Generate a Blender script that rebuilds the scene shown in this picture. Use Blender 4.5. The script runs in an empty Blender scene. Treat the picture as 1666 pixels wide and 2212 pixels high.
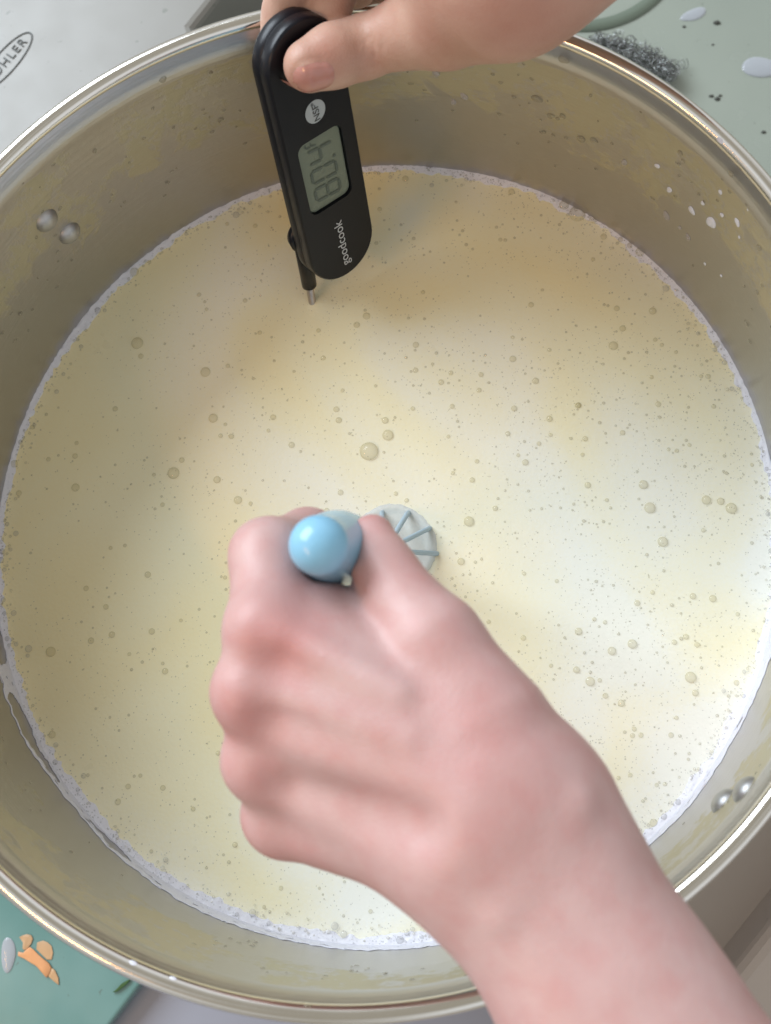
import bpy, bmesh, math, random
import numpy as np
from mathutils import Vector, Matrix, Euler, noise

# ------------------------------------------------------------------ camera
scene = bpy.context.scene
CAM = np.array([.0357, -.087, .3159]); CROT = (.218, .0748, 0.0)
FPX, PW, PH = 2400.0, 1666.0, 2212.0           # focal length and picture size in the same unit
cd = bpy.data.cameras.new('camera'); cam = bpy.data.objects.new('camera', cd)
scene.collection.objects.link(cam); scene.camera = cam
cam.location = CAM; cam.rotation_euler = CROT
cd.sensor_fit = 'VERTICAL'; cd.sensor_height = 36.0; cd.lens = 36.0 * FPX / PH
cd.clip_start = .01; cd.clip_end = 20
cd.dof.use_dof = True; cd.dof.focus_distance = .40; cd.dof.aperture_fstop = 13

# ------------------------------------------------------------------ world: the dim room around
w = bpy.data.worlds.new('World'); scene.world = w; w.use_nodes = True
nt = w.node_tree; bg = nt.nodes['Background']
tc = nt.nodes.new('ShaderNodeTexCoord'); nz = nt.nodes.new('ShaderNodeTexNoise')
nz.inputs['Scale'].default_value = 1.6; nz.inputs['Detail'].default_value = 1.0
rp = nt.nodes.new('ShaderNodeValToRGB')
rp.color_ramp.elements[0].position = .38; rp.color_ramp.elements[0].color = (.44, .42, .37, 1)
rp.color_ramp.elements[1].position = .62; rp.color_ramp.elements[1].color = (.92, .95, 1.0, 1)
nt.links.new(tc.outputs['Generated'], nz.inputs['Vector']); nt.links.new(nz.outputs['Fac'], rp.inputs['Fac'])
nt.links.new(rp.outputs['Color'], bg.inputs['Color']); bg.inputs['Strength'].default_value = .88

# ------------------------------------------------------------------ lamps: kitchen window and a warm tube
def area(name, loc, target, sx, sy, power, col):
    l = bpy.data.lights.new(name, 'AREA'); l.shape = 'RECTANGLE'; l.size = sx; l.size_y = sy
    l.energy = power; l.color = col
    o = bpy.data.objects.new(name, l); scene.collection.objects.link(o); o.location = loc
    o.rotation_euler = (Vector(target) - Vector(loc)).to_track_quat('-Z', 'Y').to_euler()
    return o
area('window_light', (-1.15, .95, 1.05), (0, 0, -.05), 1.35, 1.05, 45, (.82, .91, 1.0))
area('warm_tube_light', (-.60, -.46, .62), (0, 0, 0), .40, .03, 1.5, (1.0, .50, .18))

scene.view_settings.view_transform = 'Standard'; scene.view_settings.look = 'None'
scene.view_settings.exposure = .11; scene.view_settings.gamma = 1
scene.cycles.max_bounces = 8; scene.cycles.transparent_max_bounces = 12

# ------------------------------------------------------------------ helpers
def rotxyz(ax, ay, az):
    return np.array(Euler((ax, ay, az), 'XYZ').to_matrix())
CM = rotxyz(*CROT)
def at(u, v, z):
    """the point at height z that is seen at picture position (u, v)"""
    d = CM @ np.array([(u - PW/2) / FPX, -(v - PH/2) / FPX, -1.0])
    return CAM + (z - CAM[2]) / d[2] * d
def onplane(u, v, o, n):
    d = CM @ np.array([(u - PW/2) / FPX, -(v - PH/2) / FPX, -1.0])
    return CAM + np.dot(o - CAM, n) / np.dot(d, n) * d
def pxm(P):                      # metres per picture unit at P
    return -((P - CAM) @ CM)[2] / FPX
def link(o, parent=None):
    scene.collection.objects.link(o)
    if parent is not None: o.parent = parent
    return o
def mesh(name, verts, faces, mat=None, parent=None, smooth=True):
    me = bpy.data.meshes.new(name); me.from_pydata([tuple(map(float, v)) for v in verts], [], [tuple(f) for f in faces]); me.update()
    if smooth: me.polygons.foreach_set('use_smooth', [True] * len(me.polygons))
    if mat: me.materials.append(mat)
    return link(bpy.data.objects.new(name, me), parent)
def from_bm(name, bm, mat=None, parent=None, smooth=True):
    me = bpy.data.meshes.new(name); bm.to_mesh(me); bm.free()
    if smooth: me.polygons.foreach_set('use_smooth', [True] * len(me.polygons))
    if mat: me.materials.append(mat)
    return link(bpy.data.objects.new(name, me), parent)
def tag(o, label=None, cat=None, group=None, kind=None):
    if label: o['label'] = label
    if cat: o['category'] = cat
    if group: o['group'] = group
    if kind: o['kind'] = kind
    return o
def empty(name, loc=(0, 0, 0)):
    o = bpy.data.objects.new(name, None); o.empty_display_size = .01; o.location = loc; return link(o)

class MatB:
    def __init__(s, name, **kw):
        s.m = bpy.data.materials.new(name); s.m.use_nodes = True; s.nt = s.m.node_tree
        s.b = s.nt.nodes['Principled BSDF']; s.set(**kw)
    def set(s, **kw):
        for k, v in kw.items():
            k = k.replace('_', ' ')
            s.b.inputs[k].default_value = (*v, 1) if isinstance(v, tuple) and len(v) == 3 and k not in ('Subsurface Radius',) else v
    def n(s, t, **kw):
        x = s.nt.nodes.new(t)
        for k, v in kw.items():
            if k in x.inputs: x.inputs[k].default_value = v
            else: setattr(x, k, v)
        return x
    def l(s, a, b): s.nt.links.new(a, b)
    def obj(s): return s.n('ShaderNodeTexCoord').outputs['Object']
    def noise(s, scale, detail=3.0, vec=None, rough=.5, dist=0.0):
        x = s.n('ShaderNodeTexNoise'); x.inputs['Scale'].default_value = scale; x.inputs['Detail'].default_value = detail
        x.inputs['Roughness'].default_value = rough; x.inputs['Distortion'].default_value = dist
        s.l(vec if vec is not None else s.obj(), x.inputs['Vector']); return x.outputs['Fac']
    def ramp(s, fac, stops):
        x = s.n('ShaderNodeValToRGB'); e = x.color_ramp.elements
        while len(e) < len(stops): e.new(.5)
        for i, (p, c) in enumerate(stops): e[i].position = p; e[i].color = (*c, 1) if len(c) == 3 else c
        s.l(fac, x.inputs['Fac']); return x.outputs['Color']
    def math(s, op, a, b=None, c=None, clamp=False):
        x = s.n('ShaderNodeMath'); x.operation = op; x.use_clamp = clamp
        for i, y in enumerate((a, b, c)):
            if y is None: continue
            if isinstance(y, (int, float)): x.inputs[i].default_value = y
            else: s.l(y, x.inputs[i])
        return x.outputs[0]
    def mix(s, fac, a, b):
        x = s.n('ShaderNodeMix', data_type='RGBA')
        for i, y in ((0, fac), (6, a), (7, b)):
            if isinstance(y, (int, float)): x.inputs[i].default_value = y
            elif isinstance(y, tuple): x.inputs[i].default_value = (*y, 1)
            else: s.l(y, x.inputs[i])
        return x.outputs[2]
    def bump(s, h, strength=.3, dist=.001):
        x = s.n('ShaderNodeBump'); x.inputs['Strength'].default_value = strength; x.inputs['Distance'].default_value = dist
        s.l(h, x.inputs['Height']); s.l(x.outputs[0], s.b.inputs['Normal']); return x

# ------------------------------------------------------------------ materials
def m_steel_wall():
    M = MatB('pot_steel', Metallic=1.0, Roughness=.34)
    sep = M.n('ShaderNodeSeparateXYZ'); M.l(M.obj(), sep.inputs[0])
    # milk-fat and steam film over the upper part of the wall, with crisp irregular edges
    wob = M.noise(22, 5, rough=.62, dist=.6)
    h = M.math('ADD', sep.outputs['Z'], M.math('MULTIPLY', M.math('SUBTRACT', wob, .5), .11))
    mask = M.ramp(M.math('MULTIPLY_ADD', h, 12.0, 1.05), [(.44, (0, 0, 0)), (.50, (1, 1, 1))])
    patch = M.ramp(M.noise(30, 6, rough=.74), [(.44, (.15, .15, .15)), (.50, (1, 1, 1))])
    sp = M.ramp(M.noise(260, 2), [(.60, (1, 1, 1)), (.67, (.3, .3, .3))])
    lip = M.ramp(M.math('MULTIPLY_ADD', M.math('ADD', sep.outputs['Z'], M.math('MULTIPLY', M.noise(150, 3), .004)), 50.0, 1.0), [(.46, (1, 1, 1)), (.50, (0, 0, 0))])   # the rolled lip is wiped clean
    mk = M.math('MULTIPLY', M.math('MULTIPLY', M.math('MULTIPLY', mask, patch), sp), lip)
    col = M.mix(mk, (.47, .46, .46), M.mix(M.noise(14, 2), (.44, .43, .31), (.54, .47, .33)))
    M.l(col, M.b.inputs['Base Color'])
    M.l(M.math('SUBTRACT', 1.0, M.math('MULTIPLY', mk, .38)), M.b.inputs['Metallic'])
    M.l(M.math('MULTIPLY_ADD', mk, .22, .30), M.b.inputs['Roughness'])
    mp = M.n('ShaderNodeMapping'); mp.inputs['Scale'].default_value = (6, 6, 900); M.l(M.obj(), mp.inputs[0])
    br = M.noise(1.0, 2, vec=mp.outputs[0])
    M.bump(M.math('ADD', M.math('ADD', M.math('MULTIPLY', br, .5), M.math('MULTIPLY', mk, .25)), M.math('MULTIPLY', M.noise(120, 4), .9)), .16, .0012)
    return M.m
STEEL_WALL = m_steel_wall()
def m_steel(name='polished_steel', c=(.74, .72, .69), r=.14):
    M = MatB(name, Base_Color=c, Metallic=1.0)
    M.l(M.math('MULTIPLY_ADD', M.noise(90, 4), .16, r - .06), M.b.inputs['Roughness'])
    M.bump(M.noise(300, 3), .04, .0004)
    return M.m
STEEL_RIM = m_steel('rim_steel', (.72, .69, .63), .13)
STEEL = m_steel('rivet_steel', (.50, .50, .50), .48)
PROBE = m_steel('probe_steel', (.55, .50, .48), .28)

def m_milk():
    M = MatB('milk', Roughness=.30, Specular_IOR_Level=.45)
    a = M.noise(7, 2.5, dist=1.6, rough=.4); b = M.noise(900, 2)
    # butter-yellow liquid showing through a thinner or thicker skin of white froth
    sx = M.n('ShaderNodeSeparateXYZ'); M.l(M.obj(), sx.inputs[0])   # painted light: whiter towards the window-lit lower right, yellower towards the shaded side
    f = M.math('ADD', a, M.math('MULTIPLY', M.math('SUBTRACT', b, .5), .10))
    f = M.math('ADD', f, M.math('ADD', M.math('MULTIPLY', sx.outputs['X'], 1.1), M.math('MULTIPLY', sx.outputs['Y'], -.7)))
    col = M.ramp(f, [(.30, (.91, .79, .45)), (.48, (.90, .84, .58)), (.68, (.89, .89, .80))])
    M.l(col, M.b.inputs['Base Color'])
    M.l(M.math('MULTIPLY_ADD', M.noise(60, 3), .25, .20), M.b.inputs['Roughness'])
    vo = M.n('ShaderNodeTexVoronoi'); vo.inputs['Scale'].default_value = 800; M.l(M.obj(), vo.inputs['Vector'])
    M.bump(M.math('ADD', M.noise(420, 3), M.math('MULTIPLY', vo.outputs['Distance'], .5)), .22, .0004)
    M.set(Subsurface_Weight=.0)
    return M.m
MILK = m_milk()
def m_froth(name, c1, c2):
    M = MatB(name, Roughness=.45)
    vo = M.n('ShaderNodeTexVoronoi'); vo.inputs['Scale'].default_value = 700; M.l(M.obj(), vo.inputs['Vector'])
    k = M.ramp(vo.outputs['Distance'], [(.10, (0, 0, 0)), (.38, (1, 1, 1))])
    M.l(M.mix(k, c1, c2), M.b.inputs['Base Color'])
    M.bump(M.math('ADD', M.math('MULTIPLY', vo.outputs['Distance'], .5), M.noise(260, 4)), .3, .0006)
    return M.m
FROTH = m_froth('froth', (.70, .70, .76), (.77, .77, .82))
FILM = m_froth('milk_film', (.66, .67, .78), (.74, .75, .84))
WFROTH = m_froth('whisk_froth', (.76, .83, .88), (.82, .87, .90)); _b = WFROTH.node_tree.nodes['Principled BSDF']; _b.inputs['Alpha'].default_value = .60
def m_bubble(name, tint, alpha):
    M = MatB(name, Base_Color=tint, Roughness=.04, Specular_IOR_Level=.9)
    lw = M.n('ShaderNodeLayerWeight'); lw.inputs['Blend'].default_value = .40
    M.l(M.math('MULTIPLY_ADD', M.math('POWER', lw.outputs['Facing'], 1.6), .62, alpha), M.b.inputs['Alpha'])
    return M.m
BUB = m_bubble('bubble_skin', (.62, .55, .28), .20)
BUBG = m_bubble('bubble_skin_grey', (.42, .42, .42), .22)

def m_skin(name, base, deep, pale):
    M = MatB(name, Roughness=.45, Specular_IOR_Level=.40, Subsurface_Weight=.14, Subsurface_Scale=.006)
    M.b.inputs['Subsurface Radius'].default_value = (1.0, .36, .22)
    at_ = M.n('ShaderNodeAttribute'); at_.attribute_name = 'flush'
    n1 = M.noise(45, 3); n2 = M.noise(140, 4)
    c = M.mix(M.ramp(n1, [(.38, (0, 0, 0)), (.66, (1, 1, 1))]), base, pale)
    c = M.mix(M.math('MULTIPLY', M.ramp(n2, [(.45, (0, 0, 0)), (.75, (1, 1, 1))]), .30), c, deep)
    c = M.mix(at_.outputs['Fac'], c, deep)
    M.l(c, M.b.inputs['Base Color'])
    vo = M.n('ShaderNodeTexVoronoi'); vo.inputs['Scale'].default_value = 1300; M.l(M.obj(), vo.inputs['Vector'])
    M.bump(M.math('ADD', M.noise(500, 4), M.math('MULTIPLY', vo.outputs['Distance'], .8)), .16, .0005)
    return M.m
SKIN_A = m_skin('skin_rosy', (.51, .315, .295), (.50, .20, .185), (.56, .375, .355))
SKIN_B = m_skin('skin_tan', (.48, .29, .22), (.42, .19, .14), (.54, .35, .27))
NAIL = MatB('nail', Base_Color=(.46, .22, .18), Roughness=.14, Specular_IOR_Level=.6, Subsurface_Weight=.1, Subsurface_Scale=.003).m

def m_plastic(name, c, r, bump=.12):
    M = MatB(name, Base_Color=c)
    M.l(M.math('MULTIPLY_ADD', M.noise(200, 4), .18, r - .09), M.b.inputs['Roughness'])
    M.bump(M.noise(1500, 2), bump, .0002); return M.m
BLACK = m_plastic('black_plastic', (.004, .005, .009), .33); BLACK.node_tree.nodes['Principled BSDF'].inputs['Specular IOR Level'].default_value = .32
BLACK_SHINY = m_plastic('black_gloss_plastic', (.010, .010, .012), .30, .03)
LCD = m_plastic('lcd_glass', (.17, .20, .15), .30, .02)
SEG = m_plastic('lcd_digit', (.095, .122, .10), .35, .0)
PRINT = m_plastic('white_print', (.55, .57, .58), .6, .0)
BADGE = m_plastic('badge_grey', (.40, .44, .45), .5, .02)
INK = m_plastic('dark_ink', (.06, .065, .06), .6, .0)
BLUE = m_plastic('sky_blue_plastic', (.24, .50, .68), .20, .03)
BLUE_WIRE = m_plastic('blue_silicone', (.42, .56, .66), .35, .05)

def m_enamel(name, ca, cb, r=.25):
    M = MatB(name)
    c = M.mix(M.ramp(M.noise(9, 4), [(.35, (0, 0, 0)), (.65, (1, 1, 1))]), ca, cb)
    sp = M.ramp(M.noise(240, 3), [(.70, (0, 0, 0)), (.76, (1, 1, 1))])
    c = M.mix(M.math('MULTIPLY', sp, .5), c, (.10, .11, .09))
    M.l(c, M.b.inputs['Base Color'])
    M.l(M.math('MULTIPLY_ADD', M.noise(50, 4), .2, r - .1), M.b.inputs['Roughness'])
    M.bump(M.noise(80, 3), .05, .001); return M.m
ENAMEL = m_enamel('sink_enamel', (.27, .30, .255), (.31, .34, .29))
def _tint():  # front of the floor painted lavender grey for the bluish light falling there
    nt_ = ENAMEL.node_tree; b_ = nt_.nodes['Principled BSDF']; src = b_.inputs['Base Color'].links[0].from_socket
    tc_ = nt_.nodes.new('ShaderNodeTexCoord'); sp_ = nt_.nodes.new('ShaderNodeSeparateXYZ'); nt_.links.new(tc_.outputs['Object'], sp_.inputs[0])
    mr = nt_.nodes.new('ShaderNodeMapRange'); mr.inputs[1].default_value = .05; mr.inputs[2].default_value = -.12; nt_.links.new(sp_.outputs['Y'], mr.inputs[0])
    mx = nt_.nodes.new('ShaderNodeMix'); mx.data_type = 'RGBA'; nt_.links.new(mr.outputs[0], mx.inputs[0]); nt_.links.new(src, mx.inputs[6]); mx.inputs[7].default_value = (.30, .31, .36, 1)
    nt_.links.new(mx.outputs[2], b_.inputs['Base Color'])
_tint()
LEDGE = m_enamel('sink_ledge_enamel', (.22, .215, .195), (.25, .245, .225), .35)
STONE = m_enamel('dull_ledge', (.40, .37, .34), (.46, .42, .38), .5)
TEAL = m_enamel('teal_plastic', (.07, .19, .17), (.17, .30, .28), .18)

# ------------------------------------------------------------------ the pot
MZ = -.0965                                     # height of the milk below the rim
ZB = -.2
def oval(th): return 1 - .0052 * math.cos(2*th) + .0053 * math.sin(2*th)
def potpt(r, z, th):
    k = min(1.0, -z / .0965) if z < 0 else 0.0
    rr = r * oval(th)
    return (rr*math.cos(th) + .0022*k, rr*math.sin(th) - .0011*k, z)
def lathe(name, prof, mat, parent=None, seg=256, closed=False):
    vs = []; fs = []; n = len(prof)
    for i in range(seg):
        th = 2*math.pi*i/seg
        for r, z in prof: vs.append(potpt(r, z, th))
    for i in range(seg):
        j = (i+1) % seg
        for k in range(n if closed else n-1):
            k2 = (k+1) % n
            fs.append((i*n+k, i*n+k2, j*n+k2, j*n+k))
    return mesh(name, vs, fs, mat, parent)
pot = empty('stock_pot', (0, 0, ZB))
tag(pot, 'large round stainless steel pot full of milk, with a rolled shiny rim and stained wall', 'pot')
pot.location = (0, 0, 0)
wall_prof = [(.1514, -.0026), (.1508, -.0042), (.1499, -.0058), (.1492, -.0078), (.1489, -.0100), (.1489, -.0115), (.1491, -.0135)]
wall_prof += [(.1492, z) for z in np.linspace(-.02, ZB + .012, 14)]
wall_prof += [(.1475, ZB + .004), (.142, ZB + .001), (.09, ZB + .001), (.0005, ZB + .001)]
wall_out = [(.0005, ZB), (.142, ZB), (.149, ZB + .004), (.1508, ZB + .012), (.1508, -.012), (.1515, -.008), (.1520, -.0050)]
lathe('wall', wall_prof + wall_out, STEEL_WALL, pot)
rim_prof = []
for i in range(20):
    a = 2*math.pi*i/20
    rim_prof.append((.1534 + .0027*math.cos(a), -.0025 + .0024*math.sin(a)))
lathe('rim', rim_prof, STEEL_RIM, pot, 320, True)
# rivets: two and two
def dome_bm(r, h, seg=20, rings=7):
    bm = bmesh.new(); prev = None
    top = bm.verts.new((0, 0, h))
    for k in range(1, rings+1):
        a = k/rings*math.pi/2
        ring = [bm.verts.new((r*math.sin(a)*math.cos(2*math.pi*i/seg), r*math.sin(a)*math.sin(2*math.pi*i/seg), h*math.cos(a))) for i in range(seg)]
        for i in range(seg):
            j = (i+1) % seg
            if prev is None: bm.faces.new((top, ring[i], ring[j]))
            else: bm.faces.new((prev[i], ring[i], ring[j], prev[j]))
        prev = ring
    return bm
riv_me = None
def wall_spot(u, v):
    """where the line of sight through (u, v) meets the pot's inner wall"""
    best = None
    for z in np.linspace(-.0964, -.004, 400):
        P = at(u, v, z); th = math.atan2(P[1] + .0011*(-z/.0965), P[0] - .0022*(-z/.0965))
        q = potpt(.1492, z, th); e = math.hypot(P[0], P[1]) - math.hypot(q[0], q[1])
        if best is None or abs(e) < best[0]: best = (abs(e), z, th)
    _, z, th = best
    return np.array(potpt(.1492, z, th)), th
for u, v in ((101, 476), (151, 504), (1562, 1731), (1609, 1706)):
    P, th = wall_spot(u, v)
    if riv_me is None:
        o = from_bm('rivet', dome_bm(.0047, .0034), STEEL, pot); riv_me = o.data
    else: o = link(bpy.data.objects.new('rivet', riv_me), pot)
    N = Vector((-math.cos(th), -math.sin(th), 0))
    o.rotation_euler = N.to_track_quat('Z', 'Y').to_euler(); o.location = Vector(P) + N * -.0006
# ------------------------------------------------------------------ milk
def milk_h(x, y):
    r = math.hypot(x, y)
    h = .00055*noise.noise(Vector((x*22, y*22, 3.1))) + .00025*noise.noise(Vector((x*55, y*55, 7.7)))
    d = .1492 - r
    h += .0013*math.exp(-max(d, 0)/.0022)               # meniscus
    px, py = x + .0246, y - .0916; h += .0008*math.exp(-(px*px+py*py)/(2*.0025**2))
    return h
vs = [(.0022, -.0011, MZ + milk_h(0, 0))]; fs = []
NR, NS = 110, 300
rad = [.1494*(1-(1-k/NR)**1.5) for k in range(1, NR+1)]
for k in range(NR):
    for i in range(NS):
        p = potpt(rad[k], MZ, 2*math.pi*i/NS); vs.append((p[0], p[1], MZ + milk_h(rad[k]*math.cos(2*math.pi*i/NS), rad[k]*math.sin(2*math.pi*i/NS))))
for i in range(NS): fs.append((0, 1+i, 1+(i+1) % NS))
for k in range(NR-1):
    for i in range(NS):
        j = (i+1) % NS; a = 1+k*NS; b = a+NS
        fs.append((a+i, b+i, b+j, a+j))
# sides and underside of the liquid body
base = len(vs)
for i in range(NS):
    p = potpt(.1486, ZB + .006, 2*math.pi*i/NS); vs.append(p)
a = 1+(NR-1)*NS
for i in range(NS):
    j = (i+1) % NS; fs.append((a+i, base+i, base+j, a+j))
fs.append(tuple(base+i for i in reversed(range(NS))))
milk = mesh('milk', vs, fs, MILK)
tag(milk, 'pale yellow milk with a bubbly surface filling the steel pot', 'milk')

# froth band along the wall
rnd = random.Random(4)
vs = []; fs = []; NF = 720; K = 9
for i in range(NF):
    th = 2*math.pi*i/NF; c, s = math.cos(th), math.sin(th)
    low = max(0.0, math.cos(th - math.radians(-75)))      # the froth lies widest at the near side
    wid = .0023 + .0014*low**2 + .0020*noise.noise(Vector((c*9, s*9, 0))) + .0017*noise.noise(Vector((c*40, s*40, 2))) + .0008*noise.noise(Vector((c*120, s*120, 2)))
    for k in range(K+1):
        t = k/K; r = .1493 - wid*(1-t)
        bumpy = .0006*noise.noise(Vector((c*160, s*160, r*900)))
        p = potpt(r, MZ, th)
        hh = milk_h(r*c, r*s) + (.0007*math.sin(math.pi*min(1, t*1.0+.0)*.5) + bumpy*(.3+t) if k else -.0004)
        vs.append((p[0], p[1], MZ + hh))
for i in range(NF):
    j = (i+1) % NF
    for k in range(K): fs.append((i*(K+1)+k, i*(K+1)+k+1, j*(K+1)+k+1, j*(K+1)+k))
o = mesh('froth', vs, fs, FROTH); tag(o, 'bluish white band of fine froth where the milk meets the pot wall', 'froth', kind='stuff')

# film of milk left on the wall on the near side, torn into long holes
vs = []; fs = []; NF = 1800; K = 22; T0, T1 = math.radians(-186), math.radians(12)
for i in range(NF):
    th = T0 + (T1-T0)*i/NF; c, s = math.cos(th), math.sin(th)
    e = min(1.0, 3.0*math.sin(math.pi*i/NF))
    top = (.0115 + .0050*noise.noise(Vector((c*5, s*5, 5))) + .0022*noise.noise(Vector((c*45, s*45, 9))))*e + .0006
    for k in range(K+1):
        vs.append(potpt(.14905, MZ + .0003 + top*k/K, th))
for i in range(NF-1):
    th = T0 + (T1-T0)*(i+.5)/NF; deg = math.degrees(th)
    lo_ = 1/(1 + math.exp(-(deg+178)/3)) * 1/(1 + math.exp((deg+112)/4))
    for k in range(K):
        t = (k+.5)/K
        hole = noise.noise(Vector((math.cos(th)*9, math.sin(th)*9, 20 + t*.25))) + .10*noise.noise(Vector((math.cos(th)*60, math.sin(th)*60, t*5)))
        edge_ = .55*abs(t-.56)**1.6*3
        small_ = noise.noise(Vector((math.cos(th)*38, math.sin(th)*38, t*9+3)))
        if (.10 < t < .93 and hole - edge_ > .02 - .10*lo_ + (1-lo_)*.35) or (t > .25 and small_ > .42): continue
        fs.append((i*(K+1)+k, i*(K+1)+k+1, (i+1)*(K+1)+k+1, (i+1)*(K+1)+k))
o = mesh('milk_film', vs, fs, FILM)
mo = o.modifiers.new('thick', 'SOLIDIFY'); mo.thickness = .00015; mo.offset = 0
tag(o, 'ragged white film of milk clinging to the near wall with long torn holes', 'milk film')

# ------------------------------------------------------------------ bubbles
def bubble_mesh(name, seg, rings, mat):
    bm = dome_bm(1.0, .78, seg, rings)
    me = bpy.data.meshes.new(name); bm.to_mesh(me); bm.free()
    me.polygons.foreach_set('use_smooth', [True]*len(me.polygons)); me.materials.append(mat); return me
BM1 = bubble_mesh('bubble', 20, 7, BUB); BM2 = bubble_mesh('bubble', 16, 6, BUBG)
big = [(797,975,40),(838,940,24),(832,908,15),(1325,747,20),(1108,775,15),(1157,823,15),(953,826,13),(444,804,22),(461,904,20),(590,901,13),
(375,1022,26),(469,1036,16),(514,1080,18),(630,961,14),(393,994,12),(351,1090,10),(163,1053,18),(297,742,26),(305,770,12),(792,683,16),(771,702,14),
(736,1064,13),(1013,1126,22),(996,1213,16),(1390,1047,20),(1404,1097,24),(1410,672,16),(1345,710,14),(1580,1098,24),(1526,1080,20),(1557,1083,16),
(1432,1170,22),(1187,905,14),(1249,876,14),(1264,948,12),(1250,1364,16),(1322,1406,18),(1366,1391,20),(1131,1378,12),(1492,1463,24),(1275,1472,20),
(1308,1503,12),(1450,1588,12),(1497,1288,14),(1540,1293,16),(1270,1048,14),(1135,999,14),(1020,1037,12),(1247,465,36),(1218,447,22),(1383,547,22),
(1280,478,16),(1105,416,14),(290,588,22),(876,386,14),(30,1003,20),(110,1408,22),(197,1384,14),(328,1364,14),(229,1311,12),(186,1271,12),(113,1587,16),
(352,1702,12),(277,1699,12),(255,1732,14),(357,1450,14),(508,1825,12),(1412,1778,18),(1548,745,16),(898,800,12),(977,878,11),(1035,843,11),
(1097,937,11),(1070,1098,12),(500,943,12),(580,930,9),(162,985,12),(740,843,9),(1304,512,14),(1340,520,12),(1360,533,13),(1411,563,14),(1428,576,12),(1437,590,10),(706,1103,12),(1250,875,12),(1345,935,12),(1430,745,9)]
spots = []
for u, v, d in big:
    P = at(u, v, MZ); spots.append([P[0], P[1], d/2*pxm(P)])
def free(x, y, r, lst, gap=1.0):
    for q in lst:
        if abs(q[0]-x) < q[2]+r and (q[0]-x)**2 + (q[1]-y)**2 < (gap*(q[2]+r))**2: return False
    return True
def density(x, y):
    d = .25 + .75*min(1, max(0, .45 + 4.2*x - 1.0*y)) 
    return d*(.45 + 1.1*max(0, noise.noise(Vector((x*28, y*28, 1))) + .5))
rnd = random.Random(11)
cand = []
while len(cand) < 1250:
    r = .1455*math.sqrt(rnd.random()); th = rnd.random()*2*math.pi; x, y = r*math.cos(th)+.002, r*math.sin(th)-.001
    if rnd.random() > density(x, y): continue
    s = min(.00125, .00042*math.exp(rnd.gauss(0, .45)))
    if free(x, y, s, spots + cand): cand.append([x, y, s])
edge = []
while len(edge) < 420:                              # a necklace of bubbles along the wall
    th = rnd.random()*2*math.pi; d = abs(rnd.gauss(0, .0028)) + .0006; r = .1486 - d
    x, y = r*math.cos(th)*oval(th)+.0022, r*math.sin(th)*oval(th)-.0011
    s = min(.0014, .00050*math.exp(rnd.gauss(0, .42)))
    if free(x, y, s, spots + edge, .9): edge.append([x, y, s])
allb = sorted([(s, x, y, 0) for x, y, s in spots + cand] + [(s, x, y, 1) for x, y, s in edge], reverse=True)
singles = allb[:300]; rest = allb[300:]
def surf(x, y): return MZ + milk_h(x-.0022, y+.0011)
special = {0: 'largest bubble, a clear yellowish dome in the middle of the milk above the fist'}
def to_uv(x, y):
    q = (np.array([x, y, MZ]) - CAM) @ CM; return PW/2 + FPX*q[0]/-q[2], PH/2 - FPX*q[1]/-q[2]
def region(x, y):
    u, v = to_uv(x, y)
    if v < 640: return 'left of the thermometer' if u < 620 else 'right of the thermometer'
    if v < 1080: return 'between the thermometer and the far left wall' if u < 560 else ('midway between thermometer and fist' if u < 960 else 'right of centre, above the whisk level')
    if u < 470: return 'left of the fist'
    if u > 900 and v < 1330: return 'right of the whisk and thumb'
    if u > 900: return 'right of the forearm'
    return 'below the fist'
ORD = ['largest', 'second largest', 'third largest', 'fourth largest', 'fifth largest', 'sixth largest', 'seventh largest', 'eighth largest']
seen = {}
for s, x, y, e in singles:
    o = link(bpy.data.objects.new('bubble', BM2 if e else BM1)); o.scale = (s, s, s*rnd.uniform(.8, 1)); o.location = (x, y, surf(x, y) - .00005 + (.0005 if e else 0))
    o.rotation_euler = (0, 0, rnd.random()*6)
    rg = region(x, y); key = (rg, e); k_ = seen.get(key, 0); seen[key] = k_ + 1; vis = s*0 + (rg != 'below the fist')
    if k_ < 8 and vis: tag(o, ORD[k_] + ' ' + ('froth bubble at the wall, ' if e else 'bubble on open milk ') + rg, 'bubble', 'bubbles in the froth along the wall' if e else 'bubbles floating on the milk')
    elif e: tag(o, 'small round bubble in the froth along the pot wall', 'bubble', 'bubbles in the froth along the wall')
    else: tag(o, 'small round translucent bubble floating on the open milk', 'bubble', 'bubbles floating on the milk')
# the countless small ones, joined
def many_domes(name, pts, mat, seg=8, rings=3):
    ring = [(math.sin(k/rings*math.pi/2), math.cos(k/rings*math.pi/2)*.75) for k in range(1, rings+1)]
    vs = []; fs = []
    for s, x, y, z in pts:
        b = len(vs); vs.append((x, y, z + s*.75))
        for rr, hh in ring:
            for i in range(seg): vs.append((x + s*rr*math.cos(2*math.pi*i/seg), y + s*rr*math.sin(2*math.pi*i/seg), z + s*hh))
        for i in range(seg): fs.append((b, b+1+i, b+1+(i+1) % seg))
        for k in range(rings-1):
            for i in range(seg):
                j = (i+1) % seg; fs.append((b+1+k*seg+i, b+1+(k+1)*seg+i, b+1+(k+1)*seg+j, b+1+k*seg+j))
    return mesh(name, vs, fs, mat)
tiny = [(s, x, y, surf(x, y) + (.0005 if e else 0)) for s, x, y, e in rest]
n = 0
while n < 6500:
    r = .147*math.sqrt(rnd.random()); th = rnd.random()*2*math.pi; x, y = r*math.cos(th)+.002, r*math.sin(th)-.001
    if rnd.random() > density(x, y): continue
    tiny.append((rnd.uniform(.00010, .00026), x, y, surf(x, y))); n += 1
BUBT = m_bubble('pinhead_bubble_skin', (.54, .49, .32), .24)
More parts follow.
